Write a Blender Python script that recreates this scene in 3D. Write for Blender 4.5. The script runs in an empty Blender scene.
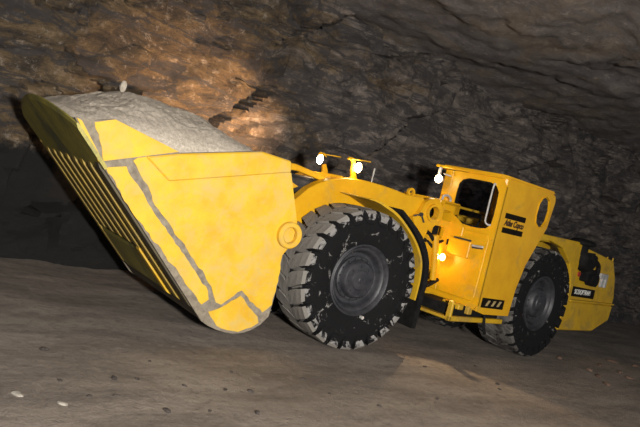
import bpy, bmesh, math, random
from mathutils import Vector, Matrix, noise, Euler
random.seed(7)
PI = math.pi
scene = bpy.context.scene
COL = scene.collection

# ------------------------------------------------------------------ materials
def new_mat(name):
    m = bpy.data.materials.new(name); m.use_nodes = True
    nt = m.node_tree; nt.nodes.clear()
    out = nt.nodes.new('ShaderNodeOutputMaterial')
    b = nt.nodes.new('ShaderNodeBsdfPrincipled')
    nt.links.new(b.outputs[0], out.inputs[0])
    return m, nt, b

def nz(nt, scale, detail=6, rough=.6, vec=None, dist=0, off=None):
    n = nt.nodes.new('ShaderNodeTexNoise'); n.inputs['Scale'].default_value = scale
    n.inputs['Detail'].default_value = detail; n.inputs['Roughness'].default_value = rough
    n.inputs['Distortion'].default_value = dist
    if vec is not None: nt.links.new(vec, n.inputs['Vector'])
    return n.outputs['Fac']

def ramp(nt, fac, stops):
    r = nt.nodes.new('ShaderNodeValToRGB'); e = r.color_ramp.elements
    while len(e) < len(stops): e.new(.5)
    for el, (p, c) in zip(e, stops):
        el.position = p; el.color = (c[0], c[1], c[2], 1) if not isinstance(c, (int, float)) else (c, c, c, 1)
    nt.links.new(fac, r.inputs[0]); return r.outputs[0]

def mix(nt, fac, a, b, mode='MIX'):
    m = nt.nodes.new('ShaderNodeMix'); m.data_type = 'RGBA'; m.blend_type = mode
    for s, v in ((0, fac), (6, a), (7, b)):
        if isinstance(v, (int, float)): m.inputs[s].default_value = v if s == 0 else (v, v, v, 1)
        elif isinstance(v, tuple): m.inputs[s].default_value = (v[0], v[1], v[2], 1)
        else: nt.links.new(v, m.inputs[s])
    return m.outputs[2]

def math_(nt, op, a, b=0., clamp=False):
    m = nt.nodes.new('ShaderNodeMath'); m.operation = op; m.use_clamp = clamp
    for s, v in ((0, a), (1, b)):
        if isinstance(v, (int, float)): m.inputs[s].default_value = v
        else: nt.links.new(v, m.inputs[s])
    return m.outputs[0]

def bump(nt, b, h, strength=.3, dist=.02):
    n = nt.nodes.new('ShaderNodeBump'); n.inputs['Strength'].default_value = strength
    n.inputs['Distance'].default_value = dist
    nt.links.new(h, n.inputs['Height']); nt.links.new(n.outputs[0], b.inputs['Normal'])

def coords(nt, scale=(1, 1, 1), rot=(0, 0, 0)):
    g = nt.nodes.new('ShaderNodeNewGeometry')
    mp = nt.nodes.new('ShaderNodeMapping')
    mp.inputs['Scale'].default_value = scale; mp.inputs['Rotation'].default_value = rot
    nt.links.new(g.outputs['Position'], mp.inputs[0]); return mp.outputs[0]

def paint(name, base, dark, dust, dust_amt=.5, rough=.5, dscale=2.2):
    m, nt, b = new_mat(name); v = coords(nt)
    c = mix(nt, ramp(nt, nz(nt, 3.5, 8, .65, v), [(.35, 0), (.7, 1)]), base, dark)
    f = ramp(nt, nz(nt, dscale, 10, .72, v, .6), [(.62 - .22 * dust_amt, 0), (.80 - .12 * dust_amt, .85)])
    c = mix(nt, f, c, dust)
    s = ramp(nt, nz(nt, 38, 4, .7, v), [(.60, 0), (.72, .5 * dust_amt + .1)])
    c = mix(nt, s, c, dust)
    nt.links.new(c, b.inputs['Base Color'])
    r = math_(nt, 'ADD', math_(nt, 'MULTIPLY', f, .35), rough)
    nt.links.new(r, b.inputs['Roughness'])
    bump(nt, b, nz(nt, 24, 6, .6, v), .12, .01)
    return m

def simple(name, c1, c2, rough=.7, scale=8, bs=.3, metallic=0., bd=.01, lo=.35, hi=.65):
    m, nt, b = new_mat(name); v = coords(nt)
    nt.links.new(ramp(nt, nz(nt, scale, 8, .65, v), [(lo, c1), (hi, c2)]), b.inputs['Base Color'])
    b.inputs['Roughness'].default_value = rough; b.inputs['Metallic'].default_value = metallic
    bump(nt, b, nz(nt, scale * 3, 6, .6, v), bs, bd); return m

DUST = (.20, .17, .125)
M = {}
M['bucket_yellow'] = paint('bucket_yellow_paint', (.68, .42, .018), (.58, .32, .012), (.50, .37, .13), .8, .62, 4.5)
M['yellow'] = paint('yellow_paint', (.72, .385, .008), (.62, .30, .006), (.36, .24, .06), .25, .38)
M['dirty_yellow'] = paint('dirty_yellow_paint', (.60, .36, .010), (.46, .27, .012), (.16, .12, .06), .5, .55)
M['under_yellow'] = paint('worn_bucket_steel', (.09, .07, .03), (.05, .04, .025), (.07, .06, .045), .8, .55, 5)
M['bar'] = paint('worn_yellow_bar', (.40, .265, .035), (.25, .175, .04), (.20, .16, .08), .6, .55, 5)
M['interior'] = simple('matt_black_paint', (.008, .008, .009), (.02, .02, .02), .9, 10, .1)
M['dust'] = simple('packed_dust', (.15, .125, .095), (.27, .23, .17), .95, 14, .5)
M['black'] = simple('black_rubber', (.003, .003, .0035), (.011, .0105, .01), .85, 10, .3)
for _m in (M['black'],): _m.node_tree.nodes['Principled BSDF'].inputs['Specular IOR Level'].default_value = .2
M['dark'] = simple('dark_grey_metal', (.025, .025, .028), (.06, .06, .065), .55, 9, .2, .3)
M['rim'] = simple('grey_rim_paint', (.018, .018, .022), (.042, .042, .047), .5, 7, .25)
M['grey'] = simple('pale_grey_metal', (.3, .3, .29), (.5, .48, .45), .5, 9, .2)
M['red'] = simple('red_plastic', (.28, .03, .02), (.4, .05, .03), .5, 9, .1)
M['decal_black'] = simple('decal_black', (.006, .005, .004), (.014, .010, .007), .5, 20, .05)
M['decal_black'].node_tree.nodes['Principled BSDF'].inputs['Specular IOR Level'].default_value = .05
M['decal_pale'] = simple('decal_pale_yellow', (.34, .25, .10), (.45, .33, .15), .5, 20, .05)
M['decal_white'] = simple('decal_white', (.6, .6, .56), (.85, .85, .8), .5, 20, .05)
M['decal_brown'] = simple('decal_brown', (.035, .015, .008), (.06, .028, .01), .5, 20, .05)
M['fabric'] = simple('seat_fabric', (.01, .01, .012), (.03, .03, .033), .9, 20, .3)

def lip_material():
    m, nt, b = new_mat('olive_lip_steel'); v = coords(nt, (1, 1.6, 1))
    c = ramp(nt, nz(nt, 1.6, 5, .55, v, .4), [(.30, (.10, .10, .07)), (.44, (.27, .24, .06)), (.62, (.40, .33, .06)), (.75, (.16, .15, .09))])
    c = mix(nt, ramp(nt, nz(nt, 16, 7, .7, v), [(.45, 0), (.75, .6)]), c, (.06, .06, .055))
    nt.links.new(c, b.inputs['Base Color']); b.inputs['Roughness'].default_value = .5
    b.inputs['Metallic'].default_value = .25
    bump(nt, b, nz(nt, 30, 6, .6, v), .25, .01); return m
M['lip'] = lip_material()

def tyre_mat(name, lo, hi, dcol):
    m, nt, b = new_mat(name); v = coords(nt)
    f = ramp(nt, nz(nt, 7.5, 9, .7, v, .8), [(lo, 0), (hi, 1)])
    c = mix(nt, f, (.0045, .0045, .005), dcol)
    nt.links.new(c, b.inputs['Base Color']); b.inputs['Roughness'].default_value = .9; b.inputs['Specular IOR Level'].default_value = .25
    bump(nt, b, nz(nt, 30, 6, .7, v), .6, .015); return m
M['tyre_black'] = tyre_mat('tyre_sidewall', .60, .66, (.22, .21, .20))
M['tyre_dust'] = tyre_mat('tyre_tread_dusty', .20, .34, (.21, .195, .175))
M['tyre_dim'] = tyre_mat('tyre_tread_rear', .36, .56, (.13, .12, .11))
M['tyre_mix'] = tyre_mat('tyre_shoulder_splashed', .47, .53, (.24, .23, .22))

def rock_material(name, orange=True):
    m, nt, b = new_mat(name)
    v = coords(nt)
    vs = coords(nt, (.72, .9, 1.5), (0, math.radians(-22), 0)) if orange else coords(nt, (.8, 1.2, 1))
    n1 = nz(nt, .9, 12, .66, vs, .7); n2 = nz(nt, 1.9, 15, .80, vs, .5); n3 = nz(nt, 9, 10, .85, vs, .2); n4 = nz(nt, 6, 12, .85, v, .2)
    grey = ramp(nt, n2, [(.37, (.045, .038, .036)), (.5, (.145, .122, .108)), (.62, (.31, .265, .235))])
    g = nt.nodes.new('ShaderNodeSeparateXYZ'); nt.links.new(v, g.inputs[0])
    if orange:
        warm = ramp(nt, n2, [(.38, (.022, .018, .014)), (.46, (.075, .052, .031)), (.55, (.165, .108, .050)), (.67, (.33, .24, .15))])
        sx = math_(nt, 'MULTIPLY', math_(nt, 'ADD', g.outputs[0], -2.3), -.22)    # the iron staining belongs to the left of the face
        f = math_(nt, 'ADD', sx, math_(nt, 'MULTIPLY', math_(nt, 'ADD', n1, -.5), 3.8))
        f = ramp(nt, f, [(.0, .10), (.5, .95)])
        c = mix(nt, f, grey, warm)
    else:
        tint = ramp(nt, n1, [(.4, (.27, .205, .14)), (.5, (.20, .175, .16)), (.6, (.20, .18, .185))])
        c = mix(nt, .5, grey, tint)
    c = mix(nt, ramp(nt, n3, [(.34, .8), (.46, 0)]), c, (.035, .029, .026))
    c = mix(nt, ramp(nt, n4, [(.54, 0), (.66, .6)]), c, (.62, .54, .46))
    crack = nt.nodes.new('ShaderNodeTexNoise'); crack.noise_type = 'RIDGED_MULTIFRACTAL'
    crack.inputs['Scale'].default_value = .75; crack.inputs['Detail'].default_value = 9; crack.inputs['Roughness'].default_value = .62
    crack.inputs['Distortion'].default_value = .4; nt.links.new(vs, crack.inputs['Vector'])
    cr = ramp(nt, math_(nt, 'MULTIPLY', crack.outputs['Fac'], .5), [(.40, 0), (.62, .9)])
    c = mix(nt, cr, c, (.030, .027, .027))
    vv = coords(nt, (.22, .6, 1.15), (0, math.radians(-24), 0))       # broad dark veins following the dip
    vein = nz(nt, 2.0, 9, .68, vv, .5)
    vw = ramp(nt, vein, [(.455, 0), (.485, .85), (.515, .85), (.545, 0)])
    if orange: c = mix(nt, vw, c, (.050, .046, .048))
    if orange:   # near-black band along the foot of the face, fading out to the right
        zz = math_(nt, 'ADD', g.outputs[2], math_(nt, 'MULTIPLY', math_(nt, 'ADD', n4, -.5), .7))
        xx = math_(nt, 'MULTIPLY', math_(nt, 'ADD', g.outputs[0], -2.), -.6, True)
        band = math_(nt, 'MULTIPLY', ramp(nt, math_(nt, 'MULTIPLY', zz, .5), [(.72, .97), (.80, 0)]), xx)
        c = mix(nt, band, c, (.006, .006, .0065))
    nt.links.new(c, b.inputs['Base Color']); b.inputs['Roughness'].default_value = .8
    h = math_(nt, 'ADD', math_(nt, 'MULTIPLY', n2, 1.3), math_(nt, 'MULTIPLY', n3, .5))
    h = math_(nt, 'ADD', h, math_(nt, 'MULTIPLY', n4, .5))
    h = math_(nt, 'ADD', h, math_(nt, 'MULTIPLY', crack.outputs['Fac'], -.25))
    bump(nt, b, h, .8, .12); return m
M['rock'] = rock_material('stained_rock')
M['rock_ceiling'] = rock_material('grey_roof_rock', False)

def floor_material():
    m, nt, b = new_mat('compacted_mine_dirt'); v = coords(nt)
    n1 = nz(nt, 1.6, 8, .65, coords(nt, (.35, 1.2, 1), (0, 0, .12)), .3); n2 = nz(nt, 9, 8, .75, v); n3 = nz(nt, 60, 4, .8, v)
    c = ramp(nt, n1, [(.38, (.15, .122, .10)), (.5, (.22, .182, .15)), (.62, (.29, .245, .20))])
    c = mix(nt, ramp(nt, n2, [(.34, .6), (.48, 0)]), c, (.085, .068, .056))
    c = mix(nt, ramp(nt, n2, [(.54, 0), (.68, .5)]), c, (.34, .295, .245))
    c = mix(nt, ramp(nt, n3, [(.3, .5), (.5, 0)]), c, (.10, .08, .066))
    nt.links.new(c, b.inputs['Base Color']); b.inputs['Roughness'].default_value = .95
    bump(nt, b, math_(nt, 'ADD', n2, math_(nt, 'MULTIPLY', n3, .4)), .8, .04); return m
M['floor'] = floor_material()
def ore_material():
    m, nt, b = new_mat('crushed_ore'); v = coords(nt)
    n = nz(nt, 34, 8, .85, v); n2 = nz(nt, 4, 6, .6, v)
    c = ramp(nt, n, [(.34, (.24, .205, .16)), (.5, (.46, .40, .325)), (.64, (.68, .60, .50))])
    c = mix(nt, ramp(nt, n2, [(.4, 0), (.7, .4)]), c, (.40, .345, .275))
    nt.links.new(c, b.inputs['Base Color']); b.inputs['Roughness'].default_value = .95
    bump(nt, b, n, .6, .02); return m
M['ore'] = ore_material()
M['pale_stone'] = simple('pale_stone', (.24, .215, .18), (.38, .35, .30), .9, 30, .4)
M['dark_stone'] = simple('dark_stone', (.025, .02, .018), (.07, .055, .048), .9, 30, .4)
M['brown_stone'] = simple('brown_stone', (.09, .05, .035), (.17, .11, .08), .9, 30, .4)
def emit(name, col, s):
    m, nt, b = new_mat(name); b.inputs['Base Color'].default_value = (*col, 1)
    b.inputs['Emission Color'].default_value = (*col, 1); b.inputs['Emission Strength'].default_value = s
    return m
M['lamp'] = emit('lit_lamp_lens', (1, .78, .42), 30)
M['lamp_warm'] = emit('lit_warm_lens', (1, .60, .18), 14)

# ------------------------------------------------------------------ frames of reference
# X runs back along the machine, Y away to its far side, Z up.  The rear frame is steered about the hitch.
HITCH = Vector((1.96, 1.1, 0)); ART = math.radians(8.669)
REAR = Matrix.Translation(HITCH) @ Matrix.Rotation(ART, 4, 'Z') @ Matrix.Translation(-HITCH)
FRONT = Matrix.Identity(4)
BASE = Vector((.5, 1.1, 0))

loader = bpy.data.objects.new('underground_loader', None); COL.objects.link(loader)
loader.location = BASE
loader['label'] = 'yellow articulated underground mining loader carrying a heaped bucket of ore'
loader['category'] = 'loader'

def build(name, bm, mats, parent=None, T=FRONT, smooth=False, recalc=True):
    if recalc: bmesh.ops.recalc_face_normals(bm, faces=bm.faces)
    bm.transform(T)
    me = bpy.data.meshes.new(name); bm.to_mesh(me); bm.free()
    for m in (mats if isinstance(mats, (list, tuple)) else [mats]): me.materials.append(m)
    if smooth:
        for p in me.polygons: p.use_smooth = True
        try: me.set_sharp_from_angle(angle=math.radians(38))
        except Exception: pass
    o = bpy.data.objects.new(name, me); COL.objects.link(o)
    if parent is loader: o.parent = parent; o.location = -BASE
    elif parent is not None: o.parent = parent
    return o

def part(name, bm, mats, T=FRONT, parent=None, label=None, smooth=False):
    o = build(name, bm, mats, parent or loader, T, smooth)
    if label: o['label'] = label
    return o

def NB(): return bmesh.new()
def merge(bm, other):
    me = bpy.data.meshes.new('tmp'); other.to_mesh(me); other.free(); bm.from_mesh(me); bpy.data.meshes.remove(me)

def prism(bm, pts, y0, y1, bev=0., plane='xz', mat=0, seg=1):
    """extrude an outline given in the xz (default), yz or xy plane between two offsets"""
    t = NB()
    def P(a, b, c): return (a, c, b) if plane == 'xz' else ((c, a, b) if plane == 'yz' else (a, b, c))
    lo = [t.verts.new(P(a, b, y0)) for a, b in pts]; hi = [t.verts.new(P(a, b, y1)) for a, b in pts]
    n = len(pts)
    t.faces.new(lo); t.faces.new(hi[::-1])
    for i in range(n): t.faces.new((lo[i], lo[(i + 1) % n], hi[(i + 1) % n], hi[i]))
    bmesh.ops.recalc_face_normals(t, faces=t.faces)
    if bev > 0: bmesh.ops.bevel(t, geom=list(t.edges), offset=bev, segments=seg, affect='EDGES', clamp_overlap=True)
    for f in t.faces: f.material_index = mat
    big = [f for f in t.faces if len(f.verts) > 4]
    bmesh.ops.triangulate(t, faces=big)
    merge(bm, t)

def box(bm, x0, x1, y0, y1, z0, z1, bev=.008, mat=0):
    prism(bm, [(x0, z0), (x1, z0), (x1, z1), (x0, z1)], y0, y1, bev, mat=mat)

def holed(bm, outer, inner, c0, c1, plane='xz', mat=0):
    """plate with a hole"""
    t = NB()
    def P(a, b, c): return (a, c, b) if plane == 'xz' else ((c, a, b) if plane == 'yz' else (a, b, c))
    def ring(pts, c):
        vs = [t.verts.new(P(a, b, c)) for a, b in pts]
        return vs, [t.edges.new((vs[i], vs[(i + 1) % len(vs)])) for i in range(len(vs))]
    loops = []
    for c in (c0, c1):
        vo, eo = ring(outer, c); vi, ei = ring(inner, c)
        bmesh.ops.triangle_fill(t, use_beauty=True, use_dissolve=False, edges=eo + ei)
        loops.append((vo, vi))
    for k in (0, 1):
        a, b = loops[0][k], loops[1][k]; n = len(a)
        for i in range(n): t.faces.new((a[i], a[(i + 1) % n], b[(i + 1) % n], b[i]))
    for f in t.faces: f.material_index = mat
    bmesh.ops.recalc_face_normals(t, faces=t.faces)
    merge(bm, t)

def rrect(x0, x1, z0, z1, r, n=5):
    out = []
    for cx, cz, a0 in ((x1 - r, z1 - r, 0), (x0 + r, z1 - r, 90), (x0 + r, z0 + r, 180), (x1 - r, z0 + r, 270)):
        for i in range(n + 1):
            a = math.radians(a0 + 90 * i / n); out.append((cx + r * math.cos(a), cz + r * math.sin(a)))
    return out

def circle(cx, cz, r, n=28, a0=0, a1=2 * PI, closed=True):
    k = n if closed else n + 1
    return [(cx + r * math.cos(a0 + (a1 - a0) * i / n), cz + r * math.sin(a0 + (a1 - a0) * i / n)) for i in range(k)]

def lathe(bm, prof, c, n=48, axis='y', mat=0, close=False):
    """revolve (radius, offset) pairs about an axis through c"""
    rings = []
    for r, h in prof:
        ring = []
        for i in range(n):
            a = 2 * PI * i / n; u, w = r * math.cos(a), r * math.sin(a)
            p = (u, h, w) if axis == 'y' else ((h, u, w) if axis == 'x' else (u, w, h))
            ring.append(bm.verts.new(Vector(c) + Vector(p)))
        rings.append(ring)
    pairs = list(zip(rings, rings[1:])) + ([(rings[-1], rings[0])] if close else [])
    for a, b in pairs:
        for i in range(n):
            f = bm.faces.new((a[i], a[(i + 1) % n], b[(i + 1) % n], b[i])); f.material_index = mat
    if not close:
        for ring in (rings[0], rings[-1]):
            f = bm.faces.new(ring); f.material_index = mat

def tube(bm, pts, r, n=8, mat=0, rs=None):
    pts = [Vector(p) for p in pts]; rings = []
    prev = None
    for i, p in enumerate(pts):
        d = (pts[min(i + 1, len(pts) - 1)] - pts[max(i - 1, 0)]).normalized()
        if prev is None:
            up = Vector((0, 0, 1)) if abs(d.z) < .9 else Vector((1, 0, 0)); a = d.cross(up).normalized()
        else: a = (prev - d * prev.dot(d)).normalized()
        prev = a; b = d.cross(a); rr = rs[i] if rs else r
        rings.append([bm.verts.new(p + (a * math.cos(2 * PI * k / n) + b * math.sin(2 * PI * k / n)) * rr) for k in range(n)])
    for a, b in zip(rings, rings[1:]):
        for k in range(n): bm.faces.new((a[k], a[(k + 1) % n], b[(k + 1) % n], b[k])).material_index = mat
    bm.faces.new(rings[0]).material_index = mat; bm.faces.new(rings[-1][::-1]).material_index = mat

def smoothpts(pts, n=6):
    out = []; P = [Vector(p) for p in pts]
    for i in range(len(P) - 1):
        p0, p1, p2, p3 = P[max(i - 1, 0)], P[i], P[i + 1], P[min(i + 2, len(P) - 1)]
        for k in range(n):
            t = k / n
            out.append(.5 * ((2 * p1) + (p2 - p0) * t + (2 * p0 - 5 * p1 + 4 * p2 - p3) * t * t + (3 * p1 - p0 - 3 * p2 + p3) * t ** 3))
    out.append(P[-1]); return out

def ragged(pts, amp=.012, step=.05, seed=0, keep=()):
    """subdivide an outline and jitter it: dust packed against a plate edge"""
    out = []; n = len(pts)
    for i in range(n):
        a, b = Vector((*pts[i], 0)), Vector((*pts[(i + 1) % n], 0)); L = (b - a).length
        k = max(1, int(L / step)); nrm = Vector(((b - a).y, -(b - a).x, 0)).normalized()
        s = 0 if i in keep else 1
        for j in range(k):
            p = a.lerp(b, j / k); d = noise.noise(Vector((p.x * 13, p.y * 13, seed))) * amp * 2.2 if j else 0
            p = p + nrm * d * s; out.append((p.x, p.y))
    return out

def text(name, body, size, loc, parent, mat, T, shear=0., sx=1., bold=0.):
    """text standing in the y = const plane, readable from the -y side"""
    cu = bpy.data.curves.new('txt', 'FONT'); cu.body = body; cu.size = size; cu.extrude = .003; cu.shear = shear
    cu.offset = bold; cu.align_x = 'CENTER'; cu.align_y = 'CENTER'
    o = bpy.data.objects.new('txt', cu); COL.objects.link(o)
    bpy.context.view_layer.update()
    me = bpy.data.meshes.new_from_object(o.evaluated_get(bpy.context.evaluated_depsgraph_get()))
    bpy.data.objects.remove(o)
    bm = NB(); bm.from_mesh(me); bpy.data.meshes.remove(me)
    bm.transform(Matrix.Translation(loc) @ Matrix.Rotation(PI / 2, 4, 'X') @ Matrix.Diagonal((sx, 1, 1, 1)))
    return build(name, bm, mat, parent, T)

# ------------------------------------------------------------------ the drift: floor, wall, roof
def wall_y(x): return 3.0 + (x + 3.5) * .087
def fr(p, s, oct=5): return noise.fractal(Vector(p) * s, .9, 2.1, oct, noise_basis='PERLIN_ORIGINAL')
def blocky(p):
    q = Vector((p[0] * .62 + p[2] * .30, p[1], p[2] * 1.25 - p[0] * .55))
    d, pts = noise.voronoi(q * .75); c = pts[0]
    a = noise.cell(c * 7.3)
    d2, p2 = noise.voronoi(q * 2.3 + Vector((5, 1, 2)))
    return (a - .5) * .34 + (d[1] - d[0]) * .16 + (noise.cell(p2[0] * 5.1) - .5) * .12 + (d2[1] - d2[0]) * .05

def grid(fn, nu, nv, mat, name, kind='structure'):
    bm = NB(); vs = [[bm.verts.new(fn(i / nu, j / nv)) for j in range(nv + 1)] for i in range(nu + 1)]
    for i in range(nu):
        for j in range(nv): bm.faces.new((vs[i][j], vs[i + 1][j], vs[i + 1][j + 1], vs[i][j + 1]))
    o = build(name, bm, mat, recalc=False)
    for p in o.data.polygons: p.use_smooth = True
    try: o.data.set_sharp_from_angle(angle=math.radians(50))
    except Exception: pass
    o['kind'] = kind; return o

def floor_fn(u, v):
    x = -14 + 38 * u; y = -12 + 17.6 * v
    # gentle undulation that stays flat under the wheels
    z = .035 * fr((x, y, 0), .5, 3) + .010 * fr((x, y, 3), 3, 3)
    f = min(1, max(0, (abs(y - .9) - 1.3) / 1.5)) if -1.5 < x < 6 else 1
    return (x, y, z * (.15 + .85 * f) - .015)
grid(floor_fn, 300, 160, M['floor'], 'floor')

def wall_fn(u, v):
    x = -14 + 38 * u; z = -.25 + 5.6 * v
    y = wall_y(x)
    y += -.30 * math.exp(-((z - 3.2) / 1.1) ** 2) + .10 * math.exp(-((z - 1.0) / .7) ** 2)
    d = -(.30 * fr((x, 0, z), .45, 3) + blocky((x, 2.0, z)) * (1 if z > .4 else .35 + max(z, 0)) + .07 * fr((x, 0, z), 2.6, 5))
    d = max(-.42, min(.42, d))
    d2 = fr((x, 7, z), 1.1, 4) * .12
    return (x + d2, y + d + (.25 if z < 2.4 else .25), z + d2)
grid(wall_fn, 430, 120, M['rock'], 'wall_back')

def ceil_fn(u, v):
    x = -14 + 38 * u; y = -10 + (wall_y(x) + 1.4 + 10) * v
    edge = wall_y(x)
    z = 4.98 + .03 * (edge - y) - .0 
    z += .16 * fr((x, y, 9), .5, 4) + .10 * blocky((x, y, y * .6)) + .05 * fr((x, y, 2), 2.4, 5)
    return (x, y, z)
grid(ceil_fn, 330, 140, M['rock_ceiling'], 'ceiling')

# ------------------------------------------------------------------ loose stones
def stone(name, c, r, mat, label, cat, group, seed, flat=.5):
    bm = NB(); bmesh.ops.create_icosphere(bm, subdivisions=2, radius=1)
    for v in bm.verts:
        v.co *= 1 + .35 * noise.noise(v.co * 1.3 + Vector((seed * 3.1, 0, 0)))
        v.co = Vector((v.co.x * r[0], v.co.y * r[1], v.co.z * r[2]))
    bm.transform(Matrix.Rotation(seed * 1.7, 4, 'Z'))
    zmin = min(v.co.z for v in bm.verts)
    bmesh.ops.translate(bm, verts=bm.verts, vec=(0, 0, -zmin * flat))
    o = build(name, bm, mat); o.location = c; o['label'] = label; o['category'] = cat
    if group: o['group'] = group
    return o
def floor_z(x, y): return floor_fn((x + 14) / 38, (y + 12) / 17.6)[2]
stone('stone', (-4.16, -1.59, floor_z(-4.16, -1.59)), (.060, .030, .012), M['pale_stone'], 'pale flat stone on the floor, the one nearer the left edge of the photo', 'stone', None, 3)
stone('stone', (-3.89, -1.75, floor_z(-3.89, -1.75)), (.042, .026, .011), M['pale_stone'], 'small pale stone on the floor just right of the larger pale flat stone', 'stone', None, 5)
darks = [(-3.74, -.55, 1.3), (-3.34, -1.21, 1.2), (-3.45, -1.60, .9), (-3.16, -1.90, 1.2), (-3.66, -1.61, .7), (-2.77, -1.33, .8),
         (-2.4, -1.38, .8), (-2.15, -1.39, 1.1), (-2.1, -.92, .7), (-1.35, -1.05, .9), (-2.37, -1.9, 1.1), (.92, -.47, 1.0), (1.53, -1.18, .9),
         (1.70, -1.0, 1.1), (2.05, -.3, .8), (.1, -1.52, .9), (-3.15, -1.22, .8), (-1.3, -1.44, .6), (-3.8, -1.31, .7), (-2.86, -.74, .6),
         (-.92, -1.75, .8), (-2.79, -1.88, .7)]
for i, (x, y, s) in enumerate(darks):
    stone('pebble', (x, y, floor_z(x, y)), (.034 * s, .020 * s, .012 * s), M['dark_stone'], 'small dark pebble lying loose on the dirt floor in front of the loader', 'pebble', 'dark pebbles in front of the loader', i + 11)
for i, (x, y) in enumerate([(4.98, -.19), (5.8, .14), (6.59, .39), (5.87, -.2), (5.67, -.5), (4.75, -.49), (4.99, .4), (4.41, -.86), (7.16, .25)]):
    stone('rock_fragment', (x, y, floor_z(x, y)), (.05 + .02 * (i % 3), .04, .028), M['brown_stone'], 'small reddish brown rock fragment on the floor at the lower right of the photo', 'rock', 'reddish fragments on the floor at lower right', i + 51)

# ------------------------------------------------------------------ bucket
YN, YF = -.07, 2.30
S45 = Vector((-.712, 0, .702))
def bucket_outline():
    return [(-3.48, 1.64), (-3.79, 1.985), (-3.61, 2.0), (-3.43, 2.06), (-2.75, 1.90), (-2.73, 1.89), (-1.84, 2.11), (-1.46, 2.09),
            (-1.43, 1.97), (-1.19, 1.44), (-1.19, 1.20), (-1.28, 1.05), (-1.25, .75), (-1.26, .48), (-1.27, .34), (-1.35, .24), (-1.45, .17), (-1.55, .13), (-1.66, .11),
            (-1.78, .12), (-1.88, .14), (-1.99, .175), (-2.08, .22), (-2.16, .30)]
WING = [(-3.61, 1.985), (-3.43, 2.055), (-2.75, 1.90), (-3.45, 1.655), (-3.47, 1.68), (-3.53, 1.83)]
STRIP = [(-3.775, 1.985), (-3.725, 1.97), (-3.47, 1.66), (-3.50, 1.64)]
EDGE = [(-3.42, 1.60), (-3.23, 1.65), (-2.87, 1.27), (-2.37, .82), (-2.09, .55), (-2.06, .46), (-2.13, .40), (-2.44, .68), (-3.10, 1.25)]
MAIN = [(-3.18, 1.715), (-3.05, 1.79), (-2.79, 1.60), (-1.45, 1.965), (-1.42, 1.96), (-1.195, 1.44), (-1.195, 1.20), (-1.285, 1.05), (-1.26, .75), (-1.27, .48), (-1.37, .38), (-1.69, .60),
        (-1.90, .42), (-1.97, .44), (-2.06, .60), (-2.33, .86), (-2.82, 1.30)]
TOPB = [(-3.07, 1.782), (-2.74, 1.885), (-1.84, 2.108), (-1.465, 2.085), (-1.435, 1.965), (-2.79, 1.595)]
BOT = [(-2.03, .33), (-1.93, .37), (-1.69, .54), (-1.42, .33), (-1.39, .26), (-1.47, .20), (-1.62, .14), (-1.76, .15), (-1.90, .19)]
bm = NB()
# shell: floor plate, heel curve and back plate as one bent thick plate between the side plates
def shell_band(outer, th, y0, y1):
    n = len(outer); inner = []
    for i in range(n):
        a = Vector((*outer[max(i - 1, 0)], 0)); b = Vector((*outer[min(i + 1, n - 1)], 0)); d = (b - a).normalized()
        nn = Vector((-d.y, d.x, 0)); inner.append((outer[i][0] + nn.x * th, outer[i][1] + nn.y * th))
    return outer + inner[::-1]
hull = [(-3.50, 1.655), (-2.16, .317), (-2.06, .22), (-1.88, .145), (-1.66, .125), (-1.47, .19), (-1.32, .36), (-1.30, .60), (-1.32, 1.1), (-1.32, 1.5), (-1.48, 2.06)]
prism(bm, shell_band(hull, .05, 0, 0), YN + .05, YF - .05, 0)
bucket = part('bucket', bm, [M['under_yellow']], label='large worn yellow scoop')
for side, y0, y1, yo in (('n', YN + .012, YN + .06, -1), ('f', YF - .06, YF - .012, 1)):
    bm = NB(); prism(bm, bucket_outline(), y0, y1, .004)
    part('side_plate', bm, [M['dust']], parent=bucket, label='dusty grey side plate between the yellow wear plates')
    ys = (YN + .004, YN + .02) if yo < 0 else (YF - .02, YF - .004)
    k = 0
    for P, kp, y_extra in ((WING, (1, 2), 0), (STRIP, (0, 1, 2, 3), .008), (EDGE, (), 0), (MAIN, (2, 3, 4, 5, 6), 0), (BOT, (), 0), (TOPB, (0, 1, 2, 3, 4, 5), .03)):
        k += 1
        bm = NB(); prism(bm, TOPB if k == 6 else ragged(P, .012, .05, k, kp), ys[0] - (y_extra if yo < 0 else 0), ys[1] + (y_extra if yo > 0 else 0), .014 if k == 6 else 0)
        part('wear_plate', bm, [M['bucket_yellow']], parent=bucket)
    bm = NB()
    cy = (YN - .02) if yo < 0 else (YF + .02)
    ring = [(.138, -.045), (.150, -.03), (.150, .16), (.088, .16), (.088, -.03), (.100, -.045)]
    lathe(bm, [(r, h * -yo) for r, h in ring], (-1.275, cy, 1.285), 36, close=True)
    lathe(bm, [(.090, .13 * -yo), (.090, .15 * -yo)], (-1.275, cy, 1.285), 30, mat=1)
    part('pin_boss', bm, [M['bucket_yellow'], M['dust']], parent=bucket, smooth=True)
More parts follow.
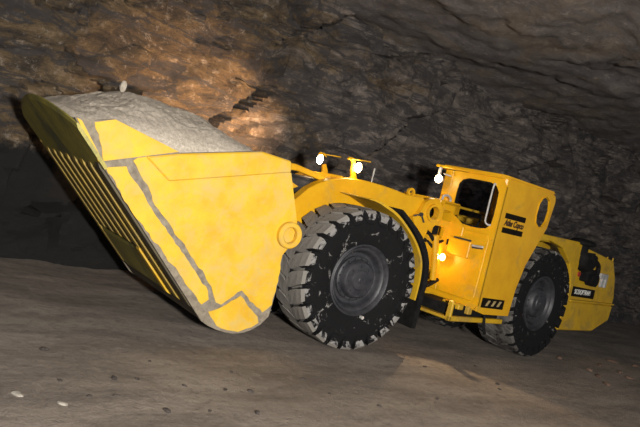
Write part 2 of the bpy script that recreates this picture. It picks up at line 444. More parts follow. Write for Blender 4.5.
# lip: thick spade-shaped plate
bm = NB(); n = 24; A0 = Vector((-3.46, 0, 1.62))
def lip_len(t):
    return .44 + .27 * math.sin(PI * t) ** .8
Vt = []
for i in range(n + 1):
    t = i / n; y = YN - .015 + (YF - YN + .03) * t; L = lip_len(t)
    nrm = Vector((-.702, 0, -.712))
    b0 = A0 + Vector((0, y, 0)); row = []
    for (s, h) in ((-.05, .010), (L - .05, .010), (L, -.004), (L + .004, -.016), (L - .02, -.026), (-.05, -.026)):
        row.append(bm.verts.new(b0 + S45 * s + nrm * h))
    Vt.append(row)
for a, b in zip(Vt, Vt[1:]):
    for k in range(6): bm.faces.new((a[k], a[(k + 1) % 6], b[(k + 1) % 6], b[k]))
bm.faces.new(Vt[0]); bm.faces.new(Vt[-1][::-1])
part('cutting_lip', bm, [M['lip']], parent=bucket, label='olive and dark steel spade-shaped lip')
# wear bars on the underside
def on_floor(s, h):    # s metres down the plate from the lip seam, h proud of it
    p = Vector((-3.50, 0, 1.655)) + Vector((1.34, 0, -1.338)).normalized() * s + Vector((-.702, 0, -.712)) * h
    return (p.x, p.z)
def bar(y0, y1, s0, s1, h, mat, name='wear_bar', label=None):
    bm = NB(); prism(bm, [on_floor(s0, -.005), on_floor(s0, h * .3), on_floor(s0 + .05, h), on_floor(s1 - .05, h), on_floor(s1, h * .3), on_floor(s1, -.02)], y0, y1, .004)
    part(name, bm, [mat], parent=bucket, label=label)
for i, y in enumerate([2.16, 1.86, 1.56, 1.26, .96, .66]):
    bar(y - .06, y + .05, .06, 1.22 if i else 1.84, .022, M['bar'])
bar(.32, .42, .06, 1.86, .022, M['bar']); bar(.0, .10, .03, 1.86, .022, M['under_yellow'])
bar(.78, 2.08, 1.24, 1.86, .018, M['lip'], 'heel_plate', 'dark worn heel plate')
bar(.62, .72, 1.18, 1.88, .03, M['bucket_yellow'])

# ore heap
bm = NB(); NU, NVv = 80, 60
ridge = [(-4.05, 2.05), (-3.81, 2.13), (-3.34, 2.29), (-3.03, 2.40), (-2.8, 2.41), (-2.25, 2.37), (-1.9, 2.23), (-1.6, 2.08), (-1.38, 1.98)]
edge = [(-4.05, 1.95), (-3.79, 1.93), (-3.43, 1.98), (-2.75, 1.86), (-1.84, 2.02), (-1.38, 1.95)]
def interp(tab, x):
    if x <= tab[0][0]: return tab[0][1]
    for (a, za), (b, zb) in zip(tab, tab[1:]):
        if x <= b: return za + (zb - za) * (x - a) / (b - a)
    return tab[-1][1]
def lowz(x): return -1.845 - x + .03 if x < -2.16 else .38
top, bot = [], []
for i in range(NU + 1):
    rt, rb = [], []
    for j in range(NVv + 1):
        v = j / NVv; y = YN + .065 + (YF - YN - .13) * v
        xf = -3.44 - S45.x * -1 * 0 - .70 * (lip_len(v) - .05)        # follows the spade lip
        x = xf + (-1.40 - xf) * i / NU
        w = math.sin(PI * min(max(v, 0), 1)) ** .55
        e, r = interp(edge, x), interp(ridge, x)
        z = e + (r - e) * w
        w2 = min(1, i / 6) 
        z += ((.030 * fr((x, y, 0), 3.0, 3) + .014 * noise.noise(Vector((x, y, 5)) * 22))) * min(1, w * 1.6) * w2
        zl = lowz(x)
        z = max(z, zl + .02) if i else zl + .03
        rt.append(bm.verts.new((x, y, z))); rb.append(bm.verts.new((x, y, zl)))
    top.append(rt); bot.append(rb)
for G in (top, bot):
    for i in range(NU):
        for j in range(NVv): bm.faces.new((G[i][j], G[i + 1][j], G[i + 1][j + 1], G[i][j + 1]))
for i in range(NU):
    for j in (0, NVv): bm.faces.new((top[i][j], top[i + 1][j], bot[i + 1][j], bot[i][j]))
for j in range(NVv):
    for i in (0, NU): bm.faces.new((top[i][j], top[i][j + 1], bot[i][j + 1], bot[i][j]))
ore = build('ore_heap', bm, M['ore']); ore['kind'] = 'stuff'
ore['label'] = 'heap of grey crushed ore filling the yellow bucket'; ore['category'] = 'ore'
stone('rock', (-3.06, 1.1, 2.40), (.04, .035, .075), M['ore'], 'upright grey rock poking out of the top of the ore heap', 'rock', None, 81, .8)

# ------------------------------------------------------------------ wheels
def tyre_bm(splash=2):
    bm = NB()
    half = [(.43, .22), (.455, .27), (.52, .295), (.62, .318), (.70, .322), (.77, .315), (.815, .29), (.832, .25), (.836, .12)]
    prof = [(r, -h) for r, h in half] + [(.838, 0)] + [(r, h) for r, h in half[::-1]]
    lathe(bm, prof + [(.43, .1), (.43, -.1)], (0, 0, 0), 72, close=True)
    for f in bm.faces:
        q = f.calc_center_median()
        if abs(q.y) < .2 and math.hypot(q.x, q.z) > .8: f.material_index = 1
    N = 25
    for s in (-1, 1):
        for k in range(N):
            a0 = 2 * PI * (k + (.5 if s > 0 else 0)) / N
            sec = [  # offset across, inner radius, outer radius, half angle, lead angle
                (.312, .70, .735, .050, -.020), (.338, .73, .800, .075, -.010), (.335, .76, .850, .095, 0), (.305, .80, .884, .100, .012),
                (.20, .82, .893, .108, .045), (.08, .82, .895, .112, .100), (-.03, .82, .893, .085, .150)]
            rows = []
            for off, ri, ro, ha, ld in sec:
                row = []
                for r, q in ((ri, -1.08), (ro, -.93), (ro, .93), (ri, 1.08)):
                    a = a0 + ld + ha * q
                    row.append(bm.verts.new((r * math.cos(a), s * off, r * math.sin(a))))
                rows.append(row)
            for m, (p, q) in enumerate(zip(rows, rows[1:])):
                for t in range(4):
                    f = bm.faces.new((p[t], p[(t + 1) % 4], q[(t + 1) % 4], q[t]))
                    f.material_index = (splash if m < 2 else 1) if t == 1 else (1 if m >= 4 else 0)
            f = bm.faces.new(rows[0]); f.material_index = 0; bm.faces.new(rows[-1][::-1])
    return bm
def rim_bm():
    bm = NB()
    lathe(bm, [(.43, .27), (.46, .25), (.452, -.268), (.455, -.292), (.437, -.300), (.422, -.285), (.405, -.255), (.392, -.262), (.375, -.255), (.352, -.215), (.340, -.165), (.325, -.150), (.30, -.148), (.05, -.14)], (0, 0, 0), 56)
    return bm
def hub_bm():
    bm = NB()
    lathe(bm, [(.285, -.145), (.285, -.185), (.268, -.200), (.250, -.200), (.243, -.215), (.235, -.262), (.215, -.282), (.13, -.286), (.12, -.300), (.09, -.305), (.04, -.305), (.03, -.315), (.02, -.315)], (0, 0, 0), 40)
    for k in range(16):
        a = 2 * PI * k / 16
        lathe(bm, [(.013, -.195), (.013, -.222)], (.262 * math.cos(a), 0, .262 * math.sin(a)), 6)
    for k in range(8):
        a = 2 * PI * k / 8 + .2
        lathe(bm, [(.012, -.28), (.012, -.298)], (.175 * math.cos(a), 0, .175 * math.sin(a)), 6)
    return bm
RZW = .875
def make_wheel(T, flip=False, spin=0., splash=2):
    R = Matrix.Rotation(spin, 4, 'Y')
    if flip: R = Matrix.Rotation(PI, 4, 'Z') @ R
    w = part('wheel', rim_bm(), [M['rim']], T @ R, smooth=True, label='grey rim of the wheel')
    part('tyre', tyre_bm(splash), [M['tyre_black'], M['tyre_dust'] if splash else M['tyre_dim'], M['tyre_mix']], T @ R, parent=w, label='black tyre with deep lugs')
    part('hub', hub_bm(), [M['rim']], T @ R, parent=w, smooth=True)
    return w
fw = make_wheel(Matrix.Translation((0, .345, RZW)), False, .07)
bm = NB(); lathe(bm, [(.022, -.345), (.022, -.30)], (0, 0, 0), 10); bm.transform(Matrix.Translation((.14, .355, .42)))
part('valve_cap', bm, [M['grey']], parent=fw, label='small pale valve cap low on the front tyre')
make_wheel(Matrix.Translation((0, 1.855, RZW)), True, .1)
make_wheel(REAR @ Matrix.Translation((3.90, .345, RZW)), False, .12, 0)
make_wheel(REAR @ Matrix.Translation((3.90, 1.855, RZW)), True, .03, 0)

# ------------------------------------------------------------------ front frame, axle, boom
bm = NB()
prism(bm, [(-.75, .62), (.9, .52), (1.25, .58), (1.25, 1.5), (.9, 1.62), (-.2, 1.5), (-.75, 1.1)], .74, 1.46, .02)
box(bm, -.95, -.55, .80, 1.40, .60, 1.0, .02)
part('front_frame', bm, [M['dirty_yellow']])
bm = NB(); lathe(bm, [(.15, -.55), (.2, -.3), (.3, 0), (.2, .3), (.15, .55)], (0, 1.1, RZW), 24)
part('axle', bm, [M['dark']])
bm = NB(); lathe(bm, [(.15, -.55), (.2, -.3), (.3, 0), (.2, .3), (.15, .55)], (3.9, 1.1, RZW), 24)
part('axle', bm, [M['dark']], REAR)
BOOM = [(-1.20, 1.16), (-1.10, 1.14), (-.70, 1.22), (-.42, 1.45), (-.05, 1.58), (.40, 1.66), (.90, 1.70), (1.15, 1.68), (1.30, 1.70), (1.46, 1.72), (1.52, 1.86), (1.44, 2.02), (1.30, 2.08),
        (1.0, 2.065), (.76, 2.09), (.52, 2.105), (.28, 2.11), (.09, 2.10), (-.12, 2.075), (-.31, 2.02), (-.48, 1.94), (-.62, 1.845), (-.76, 1.69), (-1.00, 1.48), (-1.20, 1.44)]
for y0, y1 in ((.70, .86), (1.34, 1.50)):
    bm = NB(); prism(bm, BOOM, y0, y1, .012)
    part('lift_arm', bm, [M['yellow']])
for a in ((.0, .22, .86, 1.34, 1.84, 2.06, .02), (1.05, 1.25, .86, 1.34, 1.80, 2.0, .02)):
    bm = NB(); box(bm, *a); part('cross_member', bm, [M['yellow']])
bm = NB(); tube(bm, [(-1.24, .12, 1.29), (-1.24, 2.11, 1.29)], .09, 20)
part('cross_tube', bm, [M['yellow']])
# bucket dump link at the top rear of the bucket
bm = NB(); prism(bm, [(-1.45, 2.04), (-.80, 2.10), (-.45, 2.055), (-.28, 2.02), (-.30, 1.96), (-.75, 2.02), (-1.40, 1.96)], .86, .96, .01)
part('bucket_link', bm, [M['yellow']])
bm = NB(); prism(bm, [(-1.42, 2.00), (-1.30, 1.98), (-.86, 1.83), (-.98, 1.77), (-1.30, 1.78)], .58, .64, .008)
part('link_bracket', bm, [M['yellow']])
bm = NB(); tube(bm, [(-1.28, 1.0, 1.82), (-.9, 1.0, 1.85)], .07, 14); tube(bm, [(-.95, 1.0, 1.845), (1.2, 1.0, 1.9)], .125, 16)
part('dump_cylinder', bm, [M['dark']], smooth=True)
# lifting eye
bm = NB(); lathe(bm, [(.065, -.02), (.065, .02), (.035, .02), (.035, -.02)], (1.13, .78, 2.11), 20, close=True)
part('lifting_eye', bm, [M['yellow']])
# knuckle on the front frame where the arm is pinned
for y0, y1 in ((.62, .69), (1.51, 1.58)):
    bm = NB(); holed(bm, [(1.12, 1.78), (1.37, 1.46), (1.42, 1.46), (1.47, 1.66), (1.56, 1.70), (1.64, 1.80), (1.68, 1.90)] + circle(1.48, 1.90, .205, 14, .15, PI - .1, False) + [(1.20, 1.80)], circle(1.48, 1.90, .095, 20), y0, y1)
    part('pivot_plate', bm, [M['yellow']])
bm = NB(); lathe(bm, [(.125, -.04), (.125, .03), (.095, .03), (.095, -.04)], (1.48, .62, 1.90), 28, close=True)
part('pivot_ring', bm, [M['yellow']])
bm = NB(); lathe(bm, [(.03, -.02), (.03, .04)], (1.26, .61, 1.84), 12)
tube(bm, [(1.18, .66, 1.80), (1.26, .60, 1.84), (1.34, .60, 1.74)], .014, 8)
part('hose_fitting', bm, [M['dark']])

# mudguard over the near (and far) front tyre
def arc_sheet(r0, r1, a0, a1, y0, y1, c=(0, RZW), n=40):
    o = circle(c[0], c[1], r1, n, math.radians(a0), math.radians(a1), False); i = circle(c[0], c[1], r0, n, math.radians(a0), math.radians(a1), False)
    return o + i[::-1]
for y0, y1 in ((.05, .68), (1.52, 2.15)):
    bm = NB()
    o = [(-.16, 1.885), (-.05, 1.89), (.12, 1.86), (.36, 1.775), (.63, 1.60), (.82, 1.43), (.95, 1.24), (1.0, 1.0), (1.0, .72)]
    o = [(p.x, p.y) for p in smoothpts([(a, b, 0) for a, b in o], 5)]
    i = [(x - .03 * max(0, x), z - .035 * max(0, (z - .9)) * min(1, .25 + k / 14)) for k, (x, z) in enumerate(o)]
    prism(bm, o + i[::-1], y0, y1, 0)
    mg = part('mudguard', bm, [M['dirty_yellow']])
    bm = NB()
    o = [(.40, 1.80), (.66, 1.62), (.85, 1.44), (.985, 1.24), (1.045, 1.0), (1.04, .70), (1.03, .34)]
    o = [(p.x, p.y) for p in smoothpts([(a, b, 0) for a, b in o], 5)]
    i = [(x + .075 * min(1, k / 8), z + .05 * (1 - k / len(o))) for k, (x, z) in enumerate(o)]
    prism(bm, o + i[::-1], y0 - .01, y1, 0)
    part('rubber_flap', bm, [M['black']], label='black rubber flap', parent=mg)

# working lamps on bent brackets
def front_lamp(y, lx, lz):
    bm = NB()
    prism(bm, [(.05, 2.04), (.17, 2.04), (.14, 2.14), (.09, 2.22), (.075, 2.31), (.03, 2.365), (-.04, 2.365), (-.06, 2.33), (0, 2.325), (.03, 2.29), (.035, 2.20), (.06, 2.12)], y + .02, y + .06, .004)
    prism(bm, [(-.05, 2.35), (.27, 2.375), (.27, 2.36), (-.05, 2.335)], y - .05, y + .06, .004)
    br = part('lamp_bracket', bm, [M['yellow']])
    bm = NB(); lathe(bm, [(.045, .08), (.066, .02), (.074, -.02), (.066, -.02)], (lx, y - .04, lz), 24, axis='x')
    part('lamp_housing', bm, [M['dark']], parent=br)
    bm = NB(); lathe(bm, [(.067, -.020), (.061, -.038), (.042, -.052), (.008, -.057)], (lx, y - .04, lz), 24, axis='x')
    part('lamp_lens', bm, [M['lamp']], parent=br, label='glowing lens')
front_lamp(.78, .11, 2.25); front_lamp(1.46, -.05, 2.26)
bm = NB(); tube(bm, [(.36, .74, 2.05), (.36, .74, 2.22)], .008, 6); lathe(bm, [(.012, -.05), (.012, .05)], (.36, .74, 2.25), 8, axis='z')
part('reflector', bm, [M['grey']])

# ------------------------------------------------------------------ hitch and rear frame
bm = NB()
box(bm, 1.45, 2.1, .85, 1.35, .55, .75, .02); box(bm, 1.45, 2.1, .85, 1.35, 1.35, 1.5, .02)
tube(bm, [(1.75, 1.1, .45), (1.75, 1.1, 1.6)], .1, 18)
part('hitch', bm, [M['dirty_yellow']])
bm = NB()
holed(bm, [(1.62, 1.775), (2.10, 1.775), (2.10, 2.10), (1.74, 2.10), (1.66, 2.04)], rrect(1.72, 1.96, 1.83, 1.98, .03, 3), .74, .80)
holed(bm, [(1.46, 1.775), (1.52, 1.24), (2.02, .86), (2.10, .86), (2.10, 1.775)], rrect(1.56, 1.84, 1.56, 1.735, .04, 3), .74, .80)
box(bm, 1.60, 2.1, .74, 1.46, 2.06, 2.12, .01)
box(bm, 1.98, 2.10, .74, 1.46, .80, 2.08, .01)
tube(bm, [(1.64, .72, 1.60), (1.72, .70, 1.30), (1.80, .70, .95)], .05, 10)
part('hitch_tower', bm, [M['yellow']], REAR)
bm = NB(); tube(bm, smoothpts([(1.70, .80, 2.12), (1.72, .80, 2.18), (1.82, .80, 2.20), (1.90, .80, 2.16), (1.90, .80, 2.12)], 4), .018, 8)
part('grab_loop', bm, [M['grey']], REAR)
for pts, r in (([(1.2, .74, 1.50), (1.5, .68, 1.62), (1.75, .70, 1.50), (2.0, .78, 1.55)], .03), ([(1.2, .78, 1.38), (1.5, .70, 1.50), (1.78, .72, 1.40), (2.0, .80, 1.45)], .028),
               ([(1.2, .74, .9), (1.5, .62, .80), (1.7, .62, .85), (2.0, .72, .95)], .03)):
    bm = NB(); tube(bm, smoothpts(pts, 6), r, 8); part('hydraulic_hose', bm, [M['black']])
bm = NB(); box(bm, 1.50, 1.92, .86, .92, 1.50, 2.0, .004); part('opening_backing', bm, [M['black']])  # black plate put behind the tower openings to make them dark
bm = NB(); lathe(bm, [(.09, -.03), (.09, .03)], (1.52, .62, .95), 20); part('hose_coil', bm, [M['grey']])
bm = NB(); lathe(bm, [(.07, -.045), (.07, -.02)], (1.55, .60, .95), 20); part('hose_coil', bm, [M['red']], label='red ring of the hose coil')
# small warm lamp low beside the cab front
bm = NB(); lathe(bm, [(.035, .07), (.055, .02), (.06, -.02)], (1.88, .67, 1.30), 18, axis='x')
lb = part('work_lamp', bm, [M['yellow']], REAR)
bm = NB(); lathe(bm, [(.054, -.02), (.045, -.035), (.01, -.042)], (1.88, .67, 1.30), 18, axis='x')
part('lamp_lens', bm, [M['lamp_warm']], REAR, parent=lb, label='warm glowing lens')

# sill, step and chassis under the cab
bm = NB()
prism(bm, [(1.46, .60), (1.50, .80), (1.58, .80), (1.60, .66), (2.1, .62), (2.95, .62), (2.95, .50), (1.5, .50)], .70, 1.70, .01, mat=1)
box(bm, 1.50, 2.9, .06, .12, .50, .57, .01)
box(bm, 1.50, 1.55, .06, .14, .50, .78, .01)
box(bm, 1.72, 1.84, .10, .40, .66, .74, .01); box(bm, 1.98, 2.08, .10, .30, .60, .72, .01)
box(bm, 1.52, 2.9, .12, .9, .505, .545, .01)
part('chassis_step', bm, [M['dirty_yellow'], M['black']], REAR)
bm = NB(); box(bm, 1.62, 2.9, .16, .9, .56, .71, .01); part('under_cab_block', bm, [M['black']], REAR)
bm = NB(); tube(bm, smoothpts([(2.30, .02, .62), (2.30, .0, .52), (2.34, .0, .40), (2.42, .02, .36), (2.5, .1, .42)], 5), .018, 8)
part('drain_hose', bm, [M['black']], REAR)

# ------------------------------------------------------------------ cab
CT = 2.62
bm = NB()      # front panel with its rounded window
fo = [(0.05, .70), (.92, .74), (.93, 2.58), (.88, CT), (.12, CT), (.05, 2.58), (.0, 2.50), (0, .76)]
win = [(.80, 2.30), (.79, 2.42), (.74, 2.49), (.63, 2.525), (.45, 2.525), (.26, 2.52), (.15, 2.48), (.095, 2.40), (.085, 2.24), (.085, 2.05), (.095, 1.93), (.16, 1.86), (.27, 1.84), (.42, 1.835), (.57, 1.85), (.70, 1.89), (.77, 1.96), (.80, 2.10)]
holed(bm, fo, win, 2.00, 2.05, 'yz')
cab = part('cab', bm, [M['yellow']], REAR, label='yellow operator cab with open rounded windows')
bm = NB()
inw = [(.445 + (y - .445) * .965, 2.18 + (z - 2.18) * .965) for y, z in win]
outw = [(.445 + (y - .445) * 1.0, 2.18 + (z - 2.18) * 1.0) for y, z in win]
holed(bm, outw, inw, 2.01, 2.06, 'yz'); part('window_frame', bm, [M['black']], REAR, parent=cab, label='black rubber seal round the front window')
SIDE = [(2.03, .68), (2.22, .645), (2.91, .645), (2.94, 1.06), (3.05, 1.45), (3.24, 1.78), (3.42, 2.08), (3.48, 2.50), (3.46, 2.56), (3.42, 2.60), (2.03, CT)]
sw = [(3.18, 2.53), (3.08, 2.49), (3.02, 2.40), (3.01, 2.24), (3.04, 2.13), (3.14, 2.07), (3.26, 2.09), (3.33, 2.18), (3.35, 2.34), (3.30, 2.48)]
SIDE2 = [p for p in SIDE]
bm = NB(); holed(bm, SIDE2, [(3.19 + (x - 3.19) * 1.08, 2.29 + (z - 2.29) * 1.07) for x, z in sw], 0, .03)
part('side_panel', bm, [M['yellow']], REAR, parent=cab)
bm = NB(); holed(bm, [(3.19 + (x - 3.19) * 1.13, 2.29 + (z - 2.29) * 1.10) for x, z in sw], [(3.19 + (x - 3.19) * 1.04, 2.29 + (z - 2.29) * 1.04) for x, z in sw], -.012, .03)
part('window_frame', bm, [M['yellow']], REAR, parent=cab)
bm = NB()      # rounded corner between front and side
t = []
prism(bm, [(2.0, .075), (2.008, .04), (2.03, .012), (2.065, 0), (2.075, .03), (2.04, .06), (2.03, .08)], .74, CT - .02, 0, 'xy')
part('corner_post', bm, [M['yellow']], REAR, parent=cab)
bm = NB()      # roof
prism(bm, [(1.90, .02), (1.90, 1.08), (3.42, 1.12), (3.46, .02), (3.38, -.015), (2.02, -.015)], 2.60, 2.655, .02, 'xy', seg=2)
prism(bm, [(1.86, .55), (1.86, 1.18), (2.3, 1.18), (2.3, .9)], 2.60, 2.64, .008, 'xy')
part('roof', bm, [M['yellow']], REAR, parent=cab)
bm = NB()      # back and far corner posts, rear cross rail, floor of the cab
box(bm, 3.38, 3.43, .98, 1.05, 1.9, 2.60); box(bm, 2.0, 2.08, .93, 1.08, .7, 2.60)
box(bm, 2.84, 2.90, .045, 1.05, .7, 1.74); box(bm, 2.05, 2.9, .045, 1.05, .68, .74); box(bm, 2.08, 3.0, 1.02, 1.06, .7, 1.60)
box(bm, 3.20, 3.40, 1.02, 1.06, 1.98, 2.06)
part('cab_frame', bm, [M['yellow']], REAR, parent=cab)
bm = NB(); tube(bm, [(2.08, 1.04, 2.085), (3.40, 1.04, 2.085)], .02, 8)
part('guard_rail', bm, [M['dirty_yellow']], REAR, parent=cab)
bm = NB(); box(bm, 2.65, 3.1, .2, .85, 1.2, 1.45, .05); box(bm, 3.05, 3.2, .22, .83, 1.4, 1.98, .05)
part('operator_seat', bm, [M['fabric']], REAR, parent=cab)
bm = NB(); box(bm, 2.10, 2.35, .10, .82, 1.2, 1.86, .03); tube(bm, [(2.25, .5, 1.8), (2.35, .5, 2.0)], .015, 8)
part('control_console', bm, [M['black']], REAR, parent=cab)
bm = NB(); tube(bm, smoothpts([(1.99, .165, 2.50), (1.95, .165, 2.49), (1.94, .165, 2.30), (1.94, .165, 2.06), (1.94, .16, 1.96), (1.96, .13, 1.92), (2.0, .10, 1.92)], 5), .013, 10)
part('grab_handle', bm, [M['grey']], REAR, parent=cab, label='pale grab handle across the front window')
bm = NB()      # service door on the front panel, slightly proud
prism(bm, [(.86, .80), (.11, .80), (.075, .86), (.06, 1.70), (.10, 1.78), (.45, 1.77), (.55, 1.79), (.63, 1.84), (.70, 1.90), (.80, 1.93), (.90, 1.90), (.93, 1.80), (.90, 1.50)], 1.985, 2.002, .006, 'yz')
door = part('access_door', bm, [M['yellow']], REAR, parent=cab)
bm = NB(); prism(bm, [(.50, 1.80), (.57, 1.86), (.68, 1.93), (.80, 1.97), (.92, 1.95), (.97, 1.8), (.95, 1.55), (.78, 1.56), (.5, 1.66)], 1.955, 1.99, .01, 'yz')
part('hinge_cover', bm, [M['yellow']], REAR, parent=cab)
bm = NB(); prism(bm, [(.31, 1.37), (.69, 1.37), (.69, 1.62), (.31, 1.62)], 1.935, 1.99, .01, 'yz')
prism(bm, [(.33, 1.622), (.62, 1.622), (.62, 1.645), (.33, 1.645)], 1.95, 1.99, 0, 'yz', mat=1)
part('control_box', bm, [M['yellow'], M['dark']], REAR, parent=cab)
bm = NB(); prism(bm, [(.11, 1.575), (.30, 1.56), (.30, 1.59), (.11, 1.605)], 1.955, 1.99, .006, 'yz')
part('door_handle', bm, [M['grey']], REAR, parent=cab, label='pale grey latch handle')
bm = NB(); prism(bm, [(.115, 1.555), (.295, 1.535), (.295, 1.56), (.115, 1.58)], 1.975, 1.986, 0, 'yz')
part('latch_recess', bm, [M['dark']], REAR, parent=cab)
bm = NB(); prism(bm, [(.70, 1.50), (.86, 1.44), (.90, 1.50), (.90, 1.56), (.80, 1.54), (.70, 1.62)], 1.965, 1.99, .004, 'yz')
part('hose_opening', bm, [M['black']], REAR, parent=cab)
# cab lamp hanging from the roof overhang
bm = NB(); box(bm, 1.84, 1.88, 1.06, 1.10, 2.50, 2.60, .004, 0); lathe(bm, [(.04, .07), (.06, .02), (.068, -.02)], (1.86, 1.06, 2.42), 20, axis='x')
tube(bm, [(1.86, 1.0, 2.51), (1.95, .93, 2.50)], .012, 6)
cl = part('cab_lamp', bm, [M['grey']], REAR, parent=cab)
bm = NB(); lathe(bm, [(.062, -.02), (.056, -.036), (.036, -.05), (.008, -.055)], (1.86, 1.06, 2.42), 20, axis='x')
part('cab_lamp_lens', bm, [M['lamp']], REAR, parent=cab, label='glowing lens of the cab lamp')
# maker's decal on the side: two bars with the name between
for z0, z1 in ((2.065, 2.145), (1.855, 1.935)):
    bm = NB(); prism(bm, [(2.16, z0), (2.73, z0), (2.73, z1), (2.16, z1)], -.006, .0, 0)
    part('decal_bar', bm, [M['decal_black']], REAR, parent=cab)
text('decal_lettering', 'Atlas Copco', .125, (2.445, -.003, 2.005), cab, M['decal_brown'], REAR, .3, .84, .0045)
bm = NB(); prism(bm, [(2.10, .745), (2.70, .735), (2.70, .88), (2.10, .89)], -.006, 0, 0)
part('stripe_decal', bm, [M['decal_black']], REAR, parent=cab)
for k in range(3):
    bm = NB(); x = 2.20 + .155 * k
    prism(bm, [(x, .775), (x + .055, .775), (x + .115, .855), (x + .06, .855)], -.012, -.005, 0)
    part('slanted_stripe', bm, [M['decal_pale']], REAR, parent=cab)

# ------------------------------------------------------------------ rear body
bm = NB()
BODY = [(3.40, 1.80), (3.40, 1.98), (4.9, 2.0), (5.05, 1.96), (5.05, .95), (4.95, .95), (4.93, 1.25), (4.72, 1.60), (4.35, 1.83), (3.9, 1.90), (3.6, 1.88)]
prism(bm, BODY, .12, .24, .01)
prism(bm, BODY, 1.96, 2.08, .01)
prism(bm, [(3.42, .62), (3.42, 1.96), (5.05, 1.96), (5.1, .62)], .70, 1.50, .02)
prism(bm, [(3.5, 1.86), (5.05, 1.90), (5.05, 1.97), (3.5, 1.96)], .2, 2.0, .01)
hood = part('rear_hood', bm, [M['dirty_yellow']], REAR)
bm = NB()
prism(bm, [(4.95, .95), (5.0, .42), (6.38, .43), (6.98, .66), (7.02, .95)], .18, 2.02, .02)
prism(bm, [(4.98, .95), (7.02, .95), (7.03, 1.12), (6.86, 1.50), (6.62, 1.80), (6.3, 1.84), (4.98, 1.97)], .20, .30, .012)
prism(bm, [(4.98, .95), (7.0, .95), (7.0, 1.12), (6.84, 1.50), (6.60, 1.80), (4.98, 1.92)], 1.0, 2.0, .02)
prism(bm, [(4.98, .95), (7.0, .95), (7.0, 1.25), (4.98, 1.30)], .28, 1.1, .01)
cw = part('counterweight', bm, [M['dirty_yellow']], REAR)
bm = NB(); prism(bm, [(5.12, .955), (6.96, .975), (6.96, 1.0), (5.12, .99)], .13, .24, .004)
part('ledge', bm, [M['dirty_yellow']], REAR, parent=cw)
bm = NB(); prism(bm, [(5.18, 1.045), (6.12, 1.035), (6.12, 1.205), (5.18, 1.225)], .192, .202, 0)
part('name_plate', bm, [M['decal_black']], REAR, parent=cw)
text('name_lettering', 'SCOOPTRAM', .125, (5.62, .19, 1.13), cw, M['decal_white'], REAR, 0, .86, .002)
# intake stack, black plant behind the rear panel
bm = NB()
lathe(bm, [(.17, -.03), (.215, -.01), (.22, .03), (.18, .065), (.06, .085)], (5.10, .16, 1.99), 28, axis='z'); lathe(bm, [(.11, -.18), (.11, 0)], (5.10, .16, 1.97), 20, axis='z')
part('air_intake', bm, [M['black']], REAR, smooth=True, label='black mushroom-shaped air intake')
bm = NB()
tube(bm, smoothpts([(5.28, .12, 1.84), (5.26, .12, 1.70), (5.36, .12, 1.63), (5.52, .12, 1.66), (5.60, .14, 1.80)], 6), .125, 14)
tube(bm, [(5.52, .14, 1.86), (5.54, .12, 1.50)], .10, 14); box(bm, 5.48, 5.86, .06, .25, 1.34, 1.58, .03); lathe(bm, [(.12, -.1), (.12, .06)], (5.78, .12, 1.40), 18)
tube(bm, smoothpts([(5.75, .12, 1.75), (5.95, .12, 1.66), (5.98, .12, 1.5), (5.85, .12, 1.38)], 5), .04, 10)
bmesh.ops.translate(bm, verts=bm.verts, vec=(-.12, 0, 0))
part('engine_pipework', bm, [M['black']], REAR, smooth=True, label='black pipes and filter below the intake')
bm = NB(); box(bm, 6.12, 6.44, .15, .20, 1.44, 1.54, .01); box(bm, 6.20, 6.30, .15, .20, 1.28, 1.46, .01); box(bm, 6.36, 6.44, .15, .20, 1.28, 1.46, .01)
part('bracket', bm, [M['grey']], REAR, label='pale bracket on the rear corner')
bm = NB(); lathe(bm, [(.045, -.02), (.045, .01)], (5.30, .20, 1.45), 16); part('rear_reflector', bm, [M['red']], REAR, label='small dull red reflector')
bm = NB()
for z in (1.55, 1.68, 1.80): tube(bm, [(6.05, .22, z), (6.6, .22, z - .02)], .014, 6)
for x in (6.05, 6.35, 6.6): tube(bm, [(x, .22, 1.5), (x, .22, 1.86)], .014, 6)
part('handrail', bm, [M['dirty_yellow']], REAR)

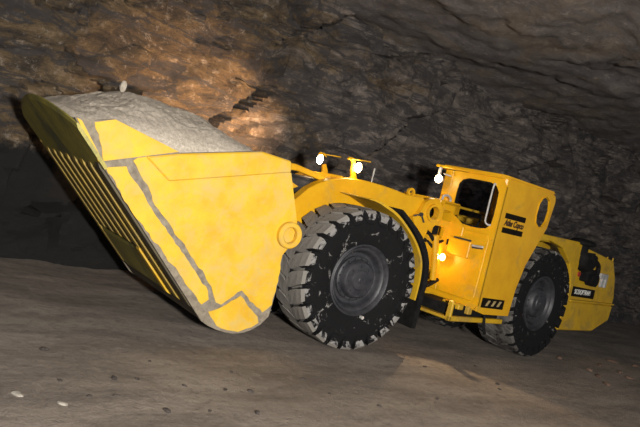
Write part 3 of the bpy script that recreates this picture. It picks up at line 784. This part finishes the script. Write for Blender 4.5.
# ------------------------------------------------------------------ light
def add_light(name, kind, loc, energy, color, size=.1, target=None, **kw):
    l = bpy.data.lights.new(name, kind); l.energy = energy; l.color = color
    if kind == 'AREA': l.size = size
    else: l.shadow_soft_size = size
    for k, v in kw.items(): setattr(l, k, v)
    o = bpy.data.objects.new(name, l); COL.objects.link(o); o.location = loc
    if target: o.rotation_euler = (Vector(target) - Vector(loc)).to_track_quat('-Z', 'Y').to_euler()
    return o
add_light('camera_flash', 'SPOT', (-4.75, -8.3, 2.2), 5200, (1, .96, .90), .20, (.8, 1.5, 1.9), spot_size=math.radians(125), spot_blend=.9)  # main key for the camera flash, set back to soften its falloff
add_light('headlight_near', 'POINT', (-.02, .72, 2.25), 4, (1, .72, .42), .05)
add_light('headlight_far', 'POINT', (-.16, 1.40, 2.26), 4, (1, .72, .42), .05)
add_light('headlight_beam', 'SPOT', (-.18, 1.40, 2.27), 1000, (1, .60, .32), .04, (-.85, 3.1, 2.35), spot_size=math.radians(84), spot_blend=1.0)
cp = REAR @ Vector((1.74, 1.06, 2.42)); add_light('cab_light', 'POINT', cp, 4, (1, .78, .5), .04)
wp = REAR @ Vector((1.79, .67, 1.30)); add_light('work_light', 'POINT', wp, 5, (1, .55, .18), .03)
add_light('work_beam', 'SPOT', wp, 130, (1, .72, .42), .03, wp + Vector((-.70, -1.0, -.30)), spot_size=math.radians(84), spot_blend=.25)

w = bpy.data.worlds.new('dark_drift'); scene.world = w; w.use_nodes = True
bg = w.node_tree.nodes['Background']; bg.inputs[0].default_value = (.75, .85, 1, 1); bg.inputs[1].default_value = .20  # weak bluish ambient fill, added with no source in the drift

# ------------------------------------------------------------------ camera
f, yaw, pitch, roll = 685.468, math.radians(35.364), math.radians(-2.096), math.radians(13.366)
fwd = Vector((math.sin(yaw) * math.cos(pitch), math.cos(yaw) * math.cos(pitch), math.sin(pitch)))
right = Vector((math.cos(yaw), -math.sin(yaw), 0)); up = right.cross(fwd)
rr = right * math.cos(roll) + up * math.sin(roll); uu = -right * math.sin(roll) + up * math.cos(roll)
cd = bpy.data.cameras.new('camera'); cam = bpy.data.objects.new('camera', cd); COL.objects.link(cam)
cam.matrix_world = Matrix(((rr.x, uu.x, -fwd.x, -5.45), (rr.y, uu.y, -fwd.y, -6.452), (rr.z, uu.z, -fwd.z, 1.877), (0, 0, 0, 1)))
cd.sensor_width = 36; cd.lens = f * 36 / 640; cd.clip_end = 200
scene.camera = cam
vs = scene.view_settings; vs.view_transform = 'Standard'; vs.look = 'None'; vs.gamma = 1; vs.exposure = 0; vs.use_curve_mapping = False
